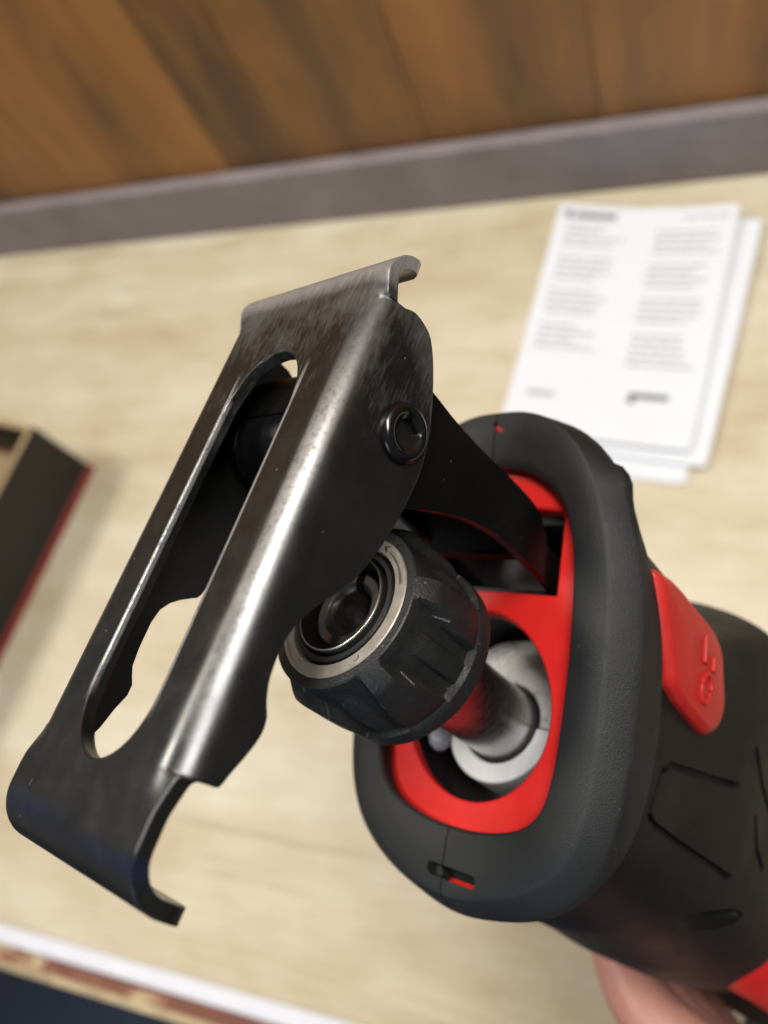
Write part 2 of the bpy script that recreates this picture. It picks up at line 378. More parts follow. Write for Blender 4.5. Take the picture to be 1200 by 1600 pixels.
# worn board just below the worktop's front edge (drawer front)
dr = tag(empty('drawer', Matrix.Translation((-0.35, -0.14, -0.24))), 'worn red-brown drawer front with chipped pale edge below the white strip', 'drawer')
bm = bmesh.new(); box(bm, -0.75, 0.75, -0.0065, 0.012, -0.0, 0.198); bevel(finish('front_board', bm, M_board, dr, smooth=False), 0.0008)
bm = bmesh.new(); box(bm, -0.75, 0.75, -0.0125, -0.0067, 0.0, 0.1965); bevel(finish('board_edge', bm, M_cream, dr, smooth=False), 0.0012)

# ------------------------------------------------------------------ open carton on the left
ang = math.atan2(-0.187, -0.035) + math.pi / 2
CT = Matrix.Translation((-0.5365, 0.262, 0.001)) @ Matrix.Rotation(math.radians(-10.5), 4, 'Z')
ct = tag(empty('carton', CT), 'open black carton with red bottom edge at the left of the worktop', 'carton')
LX, LY, H, T = 0.24, 0.38, 0.082, 0.0055
for nm, (x0, x1, y0, y1) in dict(a=(-T, 0, -LY, 0), b=(-LX, -LX + T, -LY, 0), c=(-LX + T + .0003, -T - .0003, -T, 0), d=(-LX + T + .0003, -T - .0003, -LY, -LY + T)).items():
    bm = bmesh.new(); box(bm, x0, x1, y0, y1, 0.0085, H - 0.0012); wl = bevel(finish('side_wall', bm, M_carton_black, ct, smooth=False), 0.0008)
    bm = bmesh.new(); box(bm, x0 + .0002, x1 - .0002, y0 + .0002, y1 - .0002, H - 0.001, H); finish('cut_edge', bm, M_card, wl, smooth=False)
    bm = bmesh.new(); box(bm, x0 - (.0006 if nm != 'a' else 0), x1 + .0006, y0 - .0006, y1 + .0006, 0.0, 0.0083); bevel(finish('red_border', bm, M_carton_red, wl, smooth=False), 0.0008)
bm = bmesh.new(); box(bm, -LX + T + .001, -T - .001, -LY + T + .001, -T - .001, 0.0005, 0.003); finish('bottom', bm, M_card, ct, smooth=False)
bm = bmesh.new(); box(bm, -LX + .02, -.035, -LY + .02, -.03, 0.0035, 0.062)
tag(bevel(finish('cardboard_insert', bm, M_card, smooth=False), 0.002), 'brown cardboard insert lying inside the open black carton', 'insert').matrix_world = CT

# ------------------------------------------------------------------ stack of leaflets
def leaflet(name, label, cx, cy, rot, z, thick, wave, printed=False):
    w, h = 0.140, 0.212
    root = tag(empty(name, Matrix.Translation((cx, cy, z)) @ Matrix.Rotation(math.radians(rot), 4, 'Z')), label, 'leaflet', 'leaflets stacked on the worktop')
    def zz(x, y):
        u, v = x / w, y / h
        return wave * (0.0065 * (2 * u) ** 2 * max(0, v + 0.5) ** 1.5 + 0.0018 * max(0, -v - 0.25) * 3)
    bm = bmesh.new(); nx, ny = 14, 14; g = {}
    for s_ in (0, 1):
        for i in range(nx + 1):
            for j in range(ny + 1):
                x = (i / nx - 0.5) * w; y = (j / ny - 0.5) * h
                cr = 0.0028                                       # rounded corners
                dx, dy = max(0, abs(x) - (w / 2 - cr)), max(0, abs(y) - (h / 2 - cr))
                if dx > 0 and dy > 0:
                    d = math.hypot(dx, dy); k = min(1, cr / d) if d > 1e-9 else 1
                    x = math.copysign(w / 2 - cr + dx * k, x); y = math.copysign(h / 2 - cr + dy * k, y)
                g[s_, i, j] = bm.verts.new((x, y, zz(x, y) + (thick if s_ else 0)))
    for i in range(nx):
        for j in range(ny):
            bm.faces.new([g[1, a, b] for a, b in ((i, j), (i + 1, j), (i + 1, j + 1), (i, j + 1))])
            bm.faces.new([g[0, a, b] for a, b in ((i, j), (i, j + 1), (i + 1, j + 1), (i + 1, j))])
    rim = [(i, 0) for i in range(nx)] + [(nx, j) for j in range(ny)] + [(i, ny) for i in range(nx, 0, -1)] + [(0, j) for j in range(ny, 0, -1)]
    for a, b in zip(rim, rim[1:] + rim[:1]): bm.faces.new((g[0, a[0], a[1]], g[0, b[0], b[1]], g[1, b[0], b[1]], g[1, a[0], a[1]]))
    finish('page_block', bm, M_paper, root, angle=50)
    if printed:
        rr = random.Random(3)
        def strip(bm, x0, x1, y, hh):
            n = max(2, int((x1 - x0) / 0.004)); pr = None
            for k in range(n + 1):
                x = x0 + (x1 - x0) * k / n
                cur = [bm.verts.new((x, yy, zz(x, yy) + thick + 0.00025)) for yy in (y - hh / 2, y + hh / 2)]
                if pr: bm.faces.new((pr[0], cur[0], cur[1], pr[1]))
                pr = cur
        def lines(x0, y0, n, step, maxw, minw, mat):
            bm = bmesh.new()
            for k in range(n):
                if k % 5 == 4 and rr.random() < 0.7: continue
                x = x0; end = x0 + rr.uniform(minw, maxw)
                while x < end:
                    wl_ = rr.uniform(0.004, 0.013); strip(bm, x, min(x + wl_, end), y0 - k * step, 0.0022); x += wl_ + 0.0012
            finish('printed_text', bm, mat, root, smooth=False, fix=False)
        lines(-0.060, 0.086, 20, 0.0064, 0.047, 0.028, M_ink)
        lines(0.012, 0.082, 20, 0.0064, 0.050, 0.034, M_ink)
        lines(0.030, 0.096, 1, 0.006, 0.036, 0.034, M_ink)
        bm = bmesh.new(); strip(bm, -0.064, -0.0575, 0.0965, 0.0065); strip(bm, -0.0555, -0.022, 0.0962, 0.0050); finish('printed_logo', bm, M_ink_dark, root, smooth=False, fix=False)
        bm = bmesh.new(); strip(bm, -0.056, -0.034, -0.071, 0.004); finish('printed_code', bm, M_ink, root, smooth=False, fix=False)
        bm = bmesh.new(); strip(bm, 0.020, 0.048, -0.066, 0.0045); strip(bm, 0.020, 0.0245, -0.0705, 0.0045); finish('printed_mark', bm, M_ink_dark, root, smooth=False, fix=False)
    return root
leaflet('leaflet', 'white leaflet at the bottom of the stack, jutting out towards the saw', -0.0760, 0.3700, -7.5, 0.0006, 0.0018, 0.1)
leaflet('leaflet', 'white leaflet in the middle of the stack, jutting out at the right', -0.0600, 0.3830, -9.0, 0.0032, 0.0022, 0.5)
leaflet('leaflet', 'printed white leaflet with two text columns on top of the stack', -0.0735, 0.3920, -7.6, 0.0075, 0.0016, 1.0, True)

# ------------------------------------------------------------------ the saw (local axes in mm: x = its right, y = its top, z = blade direction)
MS = Matrix(((0.710, 0.368, -0.600), (0.012, 0.846, 0.533), (0.704, -0.386, 0.597)))
c2 = Vector((-0.600, 0.533, 0.597)).normalized(); c0 = Vector((0.710, 0.012, 0.704)); c0 = (c0 - c2 * c2.dot(c0)).normalized(); c1 = c2.cross(c0)
MS = Matrix((c0, c1, c2)).transposed()
TS = Vector((-7.176, -16.084, -144.062)) * MM
SAWM = cam.matrix_world @ Matrix.Translation(TS) @ MS.to_4x4()
saw = tag(empty('reciprocating_saw', SAWM), 'black and red reciprocating saw held upright, its slotted black steel shoe foremost', 'saw')

# --- shoe: a folded steel sheet with a long slot
PHI, Y0, Z0 = 0.058, 11.995, 32.642
SHM = Matrix.Translation((0, Y0 * MM, Z0 * MM)) @ Matrix.Rotation(PHI, 4, 'X')
R_, A0, TH = 5.4, 14.6, 2.3
FT, FB = 25.0, -48.6             # flange ends along the shoe
LT0, LTR = 28.8, 5.8             # upper lip: start, radius
LB0, LBR = -57.6, 7.0            # lower lip
def sstep(a, b, x):
    t = max(0.0, min(1.0, (x - a) / (b - a))); return t * t * (3 - 2 * t)
def fold(a, b, d):
    w = 1.0
    if b > FT - 0.5: w = 1 - sstep(FT - 0.5, FT + 5, b)
    if b < FB + 0.5: w = 1 - sstep(-(FB + 0.5), -(FB - 6), -b)
    x, n = a, -d; s = b
    aa = abs(a)
    if aa > A0:
        if (b > FT or b < FB) and aa < 20.3:                                  # lip shoulders, only slightly curved
            dn = (aa - A0) ** 2 / (2 * R_) * w * 0.9
            n -= dn
        else:
            th = min((aa - A0) / R_, math.pi / 2); rest = max(0, aa - A0 - R_ * math.pi / 2)
            x = math.copysign(A0 + (R_ - d) * math.sin(th), a); n = -R_ + (R_ - d) * math.cos(th) - rest
            return x, s, n
    for s0, rr, sg in ((LT0, LTR, 1), (LB0, LBR, -1)):
        e = (b - s0) * sg
        if e > 0:
            amax = math.radians(88 if sg > 0 else 86)
            th = min(e / rr, amax); rest = max(0, e - rr * amax)
            base = n + d
            s = s0 + sg * ((rr - d) * math.sin(th) + rest * math.cos(th)); n = base - rr + (rr - d) * math.cos(th) - rest * math.sin(th)
    return x, s, n
fl = lambda n: A0 + R_ * math.pi / 2 + (-n - R_)               # unfolded a of a flange point at depth n
prof = [(24.9, -5.0), (25.7, -7.0), (25.5, -9.4), (24.3, -12.0), (20.5, -14.7), (15.0, -17.3), (9.5, -19.1), (4, -19.8), (-1, -19.4), (-7, -18.2), (-12, -16.7), (-16, -15.0),
        (-19.5, -12.6), (-22.5, -10.2), (-25.5, -8.5), (-29, -7.4), (-33.5, -7.4), (-36.5, -8.3), (-38.5, -9.4), (-40.5, -9.6), (-43, -8.9), (-46.5, -7.3), (-48.2, -6.6), (FB, -6.0)]
def edgeline(p, q, n): return [(p[0] + (q[0] - p[0]) * k / n, p[1] + (q[1] - p[1]) * k / n) for k in range(n)]
LWT, LWB = 19.0, 18.4
prof = catmull(prof, 70, False); right = [(fl(n), s) for s, n in prof]
left = [(fl(n), s) for s, n in [(24.8, -5.0), (25.3, -6.6), (25.5, -10.0), (25.3, -13.5), (24.0, -16.4), (20.0, -18.2), (14, -19.2), (9, -19.6), (4, -19.8), (-2, -19.5), (-8, -18.9), (-14, -18.0), (-20.4, -16.1), (-21.2, -15.6), (-21.9, -14.4), (-22.9, -12.8), (-24.2, -11.2), (-26, -10.0), (-28.5, -9.5), (-33, -9.5), (-36, -9.8), (-37.5, -10.5), (-38.7, -11.2), (-40.5, -11.2), (-43, -10.2), (-46.5, -9.2), (-48.2, -8.4), (FB, -7.8)]]
half = []                                                       # right half, from top centre round to bottom centre
TE = LT0 + LTR * math.radians(88) + 0.6; BE = LB0 - LBR * math.radians(86) - 4.4
half += edgeline((0, TE), (LWT - 1.5, TE), 6)
half += [(LWT - 1.5, TE), (LWT - 0.45, TE - 0.45), (LWT, TE - 1.5)]
half += edgeline((LWT, TE - 1.6), (LWT, FT + 1.0), 8)
half += [(LWT + 0.1, FT + 0.5), (LWT + 0.5, FT + 0.05)]
half += edgeline((LWT + 1.2, FT - 0.1), (right[0][0], right[0][1]), 5)
half += right
half += edgeline((right[-1][0] - 0.6, FB - 0.02), (LWB + 1.2, FB - 0.02), 6)
half += [(LWB + 0.5, FB - 0.15), (LWB + 0.1, FB - 0.6)]
half += edgeline((LWB, FB - 1.2), (LWB, BE + 2.2), 12)
half += [(LWB, BE + 2.2), (LWB - 0.6, BE + 0.7), (LWB - 2.2, BE)]
half += edgeline((LWB - 2.4, BE), (0, BE), 6) + [(0, BE)]
lhalf = [p for p in half]; k0 = lhalf.index(right[0]); lhalf[k0:k0 + len(right)] = left
outline = half + [(-x, y) for x, y in reversed(lhalf[1:-1])]
SW, ST, SBt = 8.8, 16.6, -50.6
slot = []
for k in range(19): t = math.pi * k / 18; slot.append((SW * math.cos(t), ST - 11.5 + 11.5 * math.sin(t)))
for k in range(1, 12): slot.append((-SW, (ST - 11.5) + (SBt + 10.5 - ST + 11.5) * k / 12))
for k in range(19): t = math.pi + math.pi * k / 18; slot.append((SW * math.cos(t), SBt + 10.5 + 10.5 * math.sin(t)))
for k in range(1, 12): slot.append((SW, (SBt + 10.5) + (ST - 11.5 - SBt - 10.5) * k / 12))
def fill2d(loops):
    bm = bmesh.new(); eds = []
    for lp in loops:
        vs = [bm.verts.new((x, y, 0)) for x, y in lp]
        eds += [bm.edges.new((vs[i], vs[(i + 1) % len(vs)])) for i in range(len(vs))]
    bmesh.ops.triangle_fill(bm, edges=eds, use_beauty=True)
    return bm
def bis(bm, co, no):
    bmesh.ops.bisect_plane(bm, geom=bm.verts[:] + bm.edges[:] + bm.faces[:], plane_co=co, plane_no=no, dist=1e-5)
bm2 = fill2d([outline, slot])
for sg in (-1, 1):
    for k in range(13): bis(bm2, (sg * (A0 + R_ * math.pi / 2 * k / 12), 0, 0), (1, 0, 0))
    bis(bm2, (sg * 12, 0, 0), (1, 0, 0))
for k in range(11): bis(bm2, (0, LT0 + LTR * math.radians(88) * k / 10, 0), (0, 1, 0))
for k in range(13): bis(bm2, (0, LB0 - LBR * math.radians(86) * k / 12, 0), (0, 1, 0))
for b_ in (FT, FT + 1.2, FT + 2.5, FB, FB - 1.5, FB - 3, FB - 5): bis(bm2, (0, b_, 0), (0, 1, 0))
bm = bmesh.new(); vo, vi = {}, {}
for v in bm2.verts:
    for dct, d in ((vo, 0), (vi, TH)):
        x, s, n = fold(v.co.x, v.co.y, d); dct[v] = bm.verts.new((x, s, n))
for f in bm2.faces:
    bm.faces.new([vo[v] for v in f.verts]); bm.faces.new([vi[v] for v in reversed(f.verts)])
for e in bm2.edges:
    if len(e.link_faces) == 1: a, b = e.verts; bm.faces.new((vo[a], vo[b], vi[b], vi[a]))
bm2.free()
bmesh.ops.remove_doubles(bm, verts=bm.verts[:], dist=0.0005)
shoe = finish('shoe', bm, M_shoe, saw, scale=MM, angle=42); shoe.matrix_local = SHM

# hex-socket pivot bolts, and the pin between them
BS, BN = 7.6, -13.4
def boltmesh(sg):
    bm = bmesh.new()
    prof_ = [(2.9, 1.25), (3.15, 1.5), (3.7, 1.62), (4.25, 1.4), (4.65, 0.95), (4.8, 0.35), (4.8, -1.8), (2.0, -1.8)]
    vs = lathe(bm, prof_, 48, closed=False)
    # hexagonal socket
    hexr = []
    for k in range(48):
        t = 2 * math.pi * k / 48; c_ = math.cos(((t + math.pi / 6) % (math.pi / 3)) - math.pi / 6); r = 2.25 / c_ * 0.98
        hexr.append((r * math.cos(t), r * math.sin(t)))
    r1 = [bm.verts.new((x, y, 0.9)) for x, y in hexr]; r2 = [bm.verts.new((x, y, -1.2)) for x, y in hexr]; c = bm.verts.new((0, 0, -1.9))
    for a, b in ((vs[0], r1), (r1, r2)):
        for i in range(48): j = (i + 1) % 48; bm.faces.new((a[i], a[j], b[j], b[i]))
    for i in range(48): bm.faces.new((r2[i], r2[(i + 1) % 48], c))
    bmesh.ops.rotate(bm, cent=(0, 0, 0), matrix=Matrix.Rotation(math.radians(90 * sg), 3, 'Y'), verts=bm.verts[:])
    bmesh.ops.translate(bm, vec=(sg * 20.05, BS, BN), verts=bm.verts[:])
    return bm
for sg in (1, -1): finish('pivot_bolt', boltmesh(sg), M_bolt, shoe, scale=MM, angle=40)
bm = bmesh.new()
for sg in (1,):
    lathe(bm, [(0.01, -17.0), (5.0, -17.0), (6.2, -16.2), (6.9, -14.2), (7.1, -11), (7.1, 11), (6.9, 14.2), (6.2, 16.2), (5.0, 17.0), (0.01, 17.0)], 48, closed=False)
bmesh.ops.rotate(bm, cent=(0, 0, 0), matrix=Matrix.Rotation(math.radians(90), 3, 'Y'), verts=bm.verts[:])
bmesh.ops.translate(bm, vec=(0, BS, BN), verts=bm.verts[:])
finish('pivot_pin', bm, M_bolt, shoe, scale=MM)

# --- arm: U-shaped bracket from the pivot into the nose
def pivot_saw():
    v = Matrix.Rotation(PHI, 3, 'X') @ Vector((0, BS, BN)); return v.y + Y0, v.z + Z0
PY, PZ = pivot_saw()
top_e = [(PZ + 7.0, PY - 2), (PZ + 7.2, PY + 6), (PZ + 5.4, PY + 11), (PZ - 1, PY + 14.0), (5, 33.6), (-5, 33.7), (-15, 34.2), (-23, 33.8), (-28, 31.0), (-30.5, 29.5), (-50, 29.5)]
bot_e = [(-50, 22), (-30, 23.4), (-24, 23.4), (-16, 23.2), (-8, 21.6), (-2, 19.4), (4, 16.6), (10, 13.6), (PZ - 4, PY - 7.4), (PZ + 2, PY - 7.0), (PZ + 6, PY - 4.5)]
ar = catmull(top_e, 40, False) + catmull(bot_e, 40, False)
bm = bmesh.new()
for sg in (-1, 1):
    arp = ar if sg > 0 else catmull(top_e, 40, False) + [(z, y + 5.0 * sstep(8, -2, z)) for z, y in catmull(bot_e, 40, False)]
    prism(bm, arp, lambda z, y: (sg * 15.0, y, z), lambda z, y: (sg * 13.0, y, z))
ct_ = catmull(top_e, 40, False)
web = ct_[3:36]; webi = [(z, y - 3.0) for z, y in web]
prism(bm, web + webi[::-1], lambda z, y: (-14.8, y - 0.05, z), lambda z, y: (14.8, y - 0.05, z))
arm = finish('shoe_arm', bm, M_arm, saw, scale=MM, angle=30)
bevel(arm, 0.0007, 3, 60)

# --- nose: slanted front plane z = -38.7 + 0.37 y
def zf(y, off=0.0): return -38.7 + 0.37 * y + off
N = 144; CC = (0, 8)
front = mirror([(0, 55.4), (7, 55.0), (13.5, 52.8), (19.5, 48.2), (24, 41.5), (27, 34.5), (29.2, 26.5), (30.2, 17), (30.5, 5), (30.3, -6), (29.6, -14), (27.8, -20.8), (24.4, -26), (18.2, -30.6), (10, -34.0), (0, -35.8)])
inner = mirror([(0, 44.6), (6, 44.0), (11.5, 42.3), (16.5, 38.8), (20, 33), (21.8, 25), (22.6, 12.5), (22.6, 2), (22.2, -6), (21.4, -12.5), (19.6, -17.4), (15.5, -20.8), (8, -22.9), (0, -23.5)])
side = mirror([(0, 57.2), (9, 56.4), (17.5, 53.2), (24.5, 47.4), (29.6, 39.5), (32.6, 31.5), (34.3, 22), (34.9, 10), (34.8, -4), (33.8, -14), (31.6, -21.6), (27.4, -27.8), (20, -32.8), (10.5, -35.9), (0, -37.4)])
body1 = mirror([(0, 41), (10, 40.5), (19, 38.8), (26, 36.4), (30.4, 33.6), (32.6, 28), (33.2, 18), (33.4, 8), (33.2, -4), (32.2, -13), (29.6, -20.5), (25, -26), (18, -29.8), (9, -31.6), (0, -32)])
F_ = by_angle(front, CC, N); I_ = by_angle(inner, CC, N); S_ = by_angle(side, CC, N); B1 = by_angle(body1, CC, N)
def mixo(a, b, t): return [(p[0] * (1 - t) + q[0] * t, p[1] * (1 - t) + q[1] * t) for p, q in zip(a, b)]
def lift(o, off, fn=None): return [(x, y, zf(y, off if fn is None else off + fn(x, y))) for x, y in o]
bump_top = lambda x, y: 0.0
def ridge_out(o, a0, wd_, h):
    out = []
    for x, y in o:
        a = math.degrees(math.atan2(y - CC[1], x - CC[0])); r = math.hypot(x - CC[0], y - CC[1]); k = 1 + h / r * max(0.0, 1 - ((a - a0) / wd_) ** 2) ** 0.5 if abs(a - a0) < wd_ else 1
        out.append((CC[0] + (x - CC[0]) * k, CC[1] + (y - CC[1]) * k))
    return out
S_ = ridge_out(S_, 52, 4.5, 1.5)
Sb = mixo(S_, B1, -0.04)
def bd(*a):
    y = a[-1]; return -9.2 + 8.0 * min(1.0, ((y - 8) / (27.0 if y > 8 else 34.0)) ** 2)
rings = [lift(I_, -4.4), lift(I_, -0.9), lift(mixo(I_, F_, 0.06), -0.25), lift(mixo(I_, F_, 0.16), 0.0), lift(mixo(I_, F_, 0.55), 0.25), lift(mixo(I_, F_, 0.93), 0.05),
         lift(F_, -0.25), lift(mixo(F_, S_, 0.14), -0.75), lift(mixo(F_, S_, 0.86), -4.2), lift(S_, -5.4), lift(mixo(S_, Sb, 0.4), -5.4, lambda x, y: 0.5 * bd(y)), lift(Sb, -5.4, bd), lift(mixo(Sb, B1, 0.25), -5.9, bd),
         lift(mixo(Sb, B1, 1.3), -6.0, bd), lift(mixo(S_, I_, 0.75), -6.0, bd), lift(I_, -4.4)]
bm = bmesh.new(); vs = []
for k, r in enumerate(rings[:-1]): vs.append([bm.verts.new(p) for p in r])
vs.append(vs[0])
for a, b in zip(vs[:-1], vs[1:]):
    for i in range(N):
        j = (i + 1) % N; bm.faces.new((a[i], a[j], b[j], b[i]))
boot_full = finish('boot', bm, M_rubber, None, angle=28, scale=MM)
def cutter(fn):
    bm_ = bmesh.new(); fn(bm_); return finish('cutter', bm_, None, None, smooth=False, scale=MM)
def roundbox(bm_, cx, cy, hx, hy, z0, z1, r, rot=0.0, slant=True):
    pts = []
    for qx, qy, t0 in ((1, 1, 0), (-1, 1, 90), (-1, -1, 180), (1, -1, 270)):
        for k in range(5):
            t = math.radians(t0 + 90 * k / 4); px, py = qx * (hx - r) + r * math.cos(t), qy * (hy - r) + r * math.sin(t)
            pts.append((cx + px * math.cos(rot) - py * math.sin(rot), cy + px * math.sin(rot) + py * math.cos(rot)))
    prism(bm_, pts, lambda x, y: (x, y, zf(y, z1)), lambda x, y: (x, y, zf(y, z0)))
cut(boot_full, [cutter(lambda b: roundbox(b, 2.1, -31.9, 6.0, 1.15, -8.5, 3, 1.0, 0.0)), cutter(lambda b: roundbox(b, 0.7, 52.2, 1.6, 0.45, -4, 3, 0.3, -0.6))], 28)
for sg in (1, -1):                                              # two half shells with a hairline seam at x = 0
    bm = bmesh.new(); bm.from_mesh(boot_full.data)
    r = bmesh.ops.bisect_plane(bm, geom=bm.verts[:] + bm.edges[:] + bm.faces[:], plane_co=(sg * 0.00016, 0, 0), plane_no=(-sg, 0, 0), clear_outer=True, dist=1e-7)
    eds = [e for e in bm.edges if len(e.link_faces) == 1]
    bmesh.ops.holes_fill(bm, edges=eds, sides=0)
    finish('nose_boot', bm, M_rubber, saw, angle=28)
bpy.data.objects.remove(boot_full, do_unlink=True)
# filler seen through the small windows of the boot
bm = bmesh.new(); roundbox(bm, 2.1, -31.9, 6.4, 1.5, -9, -5.4, 1.0); finish('vent_insert', bm, M_red, saw, scale=MM)
bm = bmesh.new(); roundbox(bm, 0.7, 52.2, 2.0, 0.8, -6, -1.0, 0.3, -0.6); finish('vent_insert', bm, M_red, saw, scale=MM)
bm = bmesh.new(); roundbox(bm, -2.6, -31.9, 1.0, 1.05, -5.6, -2.2, 0.9); finish('vent_pin', bm, M_rubber, saw, scale=MM)

# --- red nose plate with the round plunger hole and the arm slot
HR = 18.0
hole = [(HR * math.cos(2 * math.pi * k / 72), -0.3 + HR * 0.985 * math.sin(2 * math.pi * k / 72)) for k in range(72)]
slot2 = [(16.6, 37.2), (0, 38.6), (-16.6, 37.2), (-16.6, 21.6), (16.6, 21.6)]
plate = mixo(I_, F_, 0.10)
bm2 = fill2d([[p for i, p in enumerate(plate)], hole, slot2]); bm = bmesh.new(); vo, vi = {}, {}
for v in bm2.verts:
    x, y = v.co.x, v.co.y; dish = -0.0016 * x * x
    vo[v] = bm.verts.new((x, y, zf(y, -3.6 + dish))); vi[v] = bm.verts.new((x, y, zf(y, -7.2)))
for f in bm2.faces: bm.faces.new([vo[v] for v in f.verts]); bm.faces.new([vi[v] for v in reversed(f.verts)])
for e in bm2.edges:
    if len(e.link_faces) == 1: a, b = e.verts; bm.faces.new((vo[a], vo[b], vi[b], vi[a]))
bm2.free()
plate_o = finish('nose_plate', bm, M_red, saw, scale=MM, angle=40); bevel(plate_o, 0.0005, 2, 50)
# slot walls and cavities
bm = bmesh.new()
ins = lambda k: [(x * k, 29.6 + (y - 29.6) * k) for x, y in slot2]
loft(bm, [[(x, y, zf(y, -7.4)) for x, y in ins(1.0)], [(x, y, zf(y, -24)) for x, y in ins(1.0)]], close_last=True)
for f in bm.faces: f.normal_flip()
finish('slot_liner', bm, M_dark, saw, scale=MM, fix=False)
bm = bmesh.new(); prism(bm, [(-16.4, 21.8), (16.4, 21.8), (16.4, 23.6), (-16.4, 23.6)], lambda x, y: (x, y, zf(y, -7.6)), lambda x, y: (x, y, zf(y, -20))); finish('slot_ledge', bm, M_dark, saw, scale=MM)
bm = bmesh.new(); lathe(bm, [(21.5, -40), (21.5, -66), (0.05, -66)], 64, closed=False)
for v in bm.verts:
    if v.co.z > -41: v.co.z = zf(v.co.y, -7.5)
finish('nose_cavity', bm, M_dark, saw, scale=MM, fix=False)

# --- plunger shaft, bushing and gearbox casting
bm = bmesh.new(); lathe(bm, [(0.05, -16), (7.9, -16), (7.9, -60), (0.05, -60)], 64, closed=False); finish('plunger_shaft', bm, M_shaft, saw, scale=MM)
bm = bmesh.new()
arc = [math.radians(-178 + 180 * k / 36) for k in range(37)]
pts = [(12.9 * math.cos(t), 12.9 * math.sin(t)) for t in arc] + [(8.7 * math.cos(t), 8.7 * math.sin(t)) for t in reversed(arc)]
prism(bm, pts, lambda x, y: (x, y, -53.2), lambda x, y: (x, y, -62)); bevel(finish('bushing', bm, M_bush, saw, scale=MM), 0.0004)
bm = bmesh.new()
arc = [math.radians(3 + 172 * k / 40) for k in range(41)]
pts = [((19.0 + 1.2 * math.sin(5 * t)) * math.cos(t), 19.5 * math.sin(t)) for t in arc] + [(8.9 * math.cos(t), 8.9 * math.sin(t)) for t in reversed(arc)]
prism(bm, pts, lambda x, y: (x, y, -53.6), lambda x, y: (x, y, -64))
g = finish('gearbox_casting', bm, M_cast, saw, scale=MM); bevel(g, 0.0005)
bm = bmesh.new(); box(bm, 12.4, 17.6, -3.4, 0.1, -60, -53.35); bevel(finish('bushing_key', bm, M_bush, saw, scale=MM, smooth=False), 0.0004)
# work light lens beside the plunger
bm = bmesh.new(); bmesh.ops.create_uvsphere(bm, u_segments=24, v_segments=14, radius=2.5); bmesh.ops.translate(bm, vec=(-13.6, -6.6, -52.5), verts=bm.verts[:])
finish('work_light', bm, M_lens, saw, scale=MM)

# --- blade collar
NL = 6
def grip(r, z, t):
    """six tapering pads that rise from a round rim, with a low rib between each two"""
    ph = ((math.degrees(t) + 42 + 30) % 60) - 30                                # degrees from the nearest pad centre
    hw = 7.0 + 6.0 * sstep(2.5, 12.0, -z)
    pad = 1 - sstep(hw, hw + 1.6, abs(ph))
    rib = (1 - sstep(6.0, 8.0, abs(abs(ph) - 30))) * sstep(3.0, 10.0, -z)
    if z > -16.9:
        floor = 15.55 + 0.25 * sstep(1, 8, -z)
        if r > floor: r = floor + (r - floor) * max(pad, 0.42 * rib) + 0.0
    return (r * math.cos(t), r * math.sin(t), z)
prof_c = [(13.65, -2.0), (13.65, -0.15), (13.9, 0.0), (15.2, -0.05), (15.5, -0.3), (16.3, -1.0), (17.3, -2.2), (18.1, -3.4), (18.45, -4.0), (18.6, -4.8), (18.6, -6.0), (18.6, -8.5), (18.6, -11), (18.5, -14), (18.2, -16.4), (17.9, -17.0), (17.6, -17.6), (17.55, -18.0),
          (17.9, -18.5), (18.0, -20.5), (17.8, -22.0), (17.0, -22.6), (9.0, -22.8), (8.1, -22.4), (8.1, -14), (13.0, -6)]
prof_c = [(r if r < 15.3 else 15.2 + (r - 15.2) * 0.80, z * 0.93) for r, z in prof_c]
bm = bmesh.new(); lathe(bm, prof_c, 360, True, grip)
collar = finish('blade_collar', bm, M_black_plastic, saw, scale=MM, angle=30)
# sintered ring with two engraved arrows
bm = bmesh.new(); lathe(bm, [(11.25, -4), (11.25, -0.1), (11.4, 0.05), (13.45, 0.05), (13.62, -0.12), (13.62, -4)], 160, True)
ring = finish('arrow_ring', bm, M_ring, collar, scale=MM, angle=40)
def arrow(bm_, t0, t1):
    rm = 12.5; pts = []; n = 10
    hd = 0.13 * (1 if t1 > t0 else -1)
    ts = [t0 + (t1 - hd - t0) * k / n for k in range(n + 1)]
    pts += [((rm - 0.38) * math.cos(t), (rm - 0.38) * math.sin(t)) for t in ts]
    pts += [((rm - 0.85) * math.cos(ts[-1]), (rm - 0.85) * math.sin(ts[-1])), (rm * math.cos(t1), rm * math.sin(t1)), ((rm + 0.85) * math.cos(ts[-1]), (rm + 0.85) * math.sin(ts[-1]))]
    pts += [((rm + 0.38) * math.cos(t), (rm + 0.38) * math.sin(t)) for t in reversed(ts)]
    prism(bm_, pts, lambda x, y: (x, y, 1.0), lambda x, y: (x, y, -0.45))
def deg_of(u): return math.radians(u)
cut(ring, [cutter(lambda b: arrow(b, deg_of(22), deg_of(71))), cutter(lambda b: arrow(b, deg_of(208), deg_of(253)))], 40)
bm = bmesh.new(); prism(bm, [(12.4 + 0.55 * math.cos(t), 0.55 * math.sin(t)) for t in (2 * math.pi * k / 12 for k in range(12))], lambda x, y: (x, y, 0.35), lambda x, y: (x, y, -0.5))
bmesh.ops.rotate(bm, cent=(0, 0, 0), matrix=Matrix.Rotation(math.radians(-47), 3, 'Z'), verts=bm.verts[:]); finish('ring_pip', bm, M_ring, collar, scale=MM)
bm = bmesh.new(); lathe(bm, [(11.2, -5), (11.2, -2.4), (10.75, -2.2), (10.7, -0.3), (10.5, -0.05), (9.75, -0.05), (9.55, -0.35), (9.5, -2.2), (9.1, -2.4), (9.1, -5)], 120, True)
finish('dull_sleeve', bm, M_black_plastic, collar, scale=MM, angle=40)
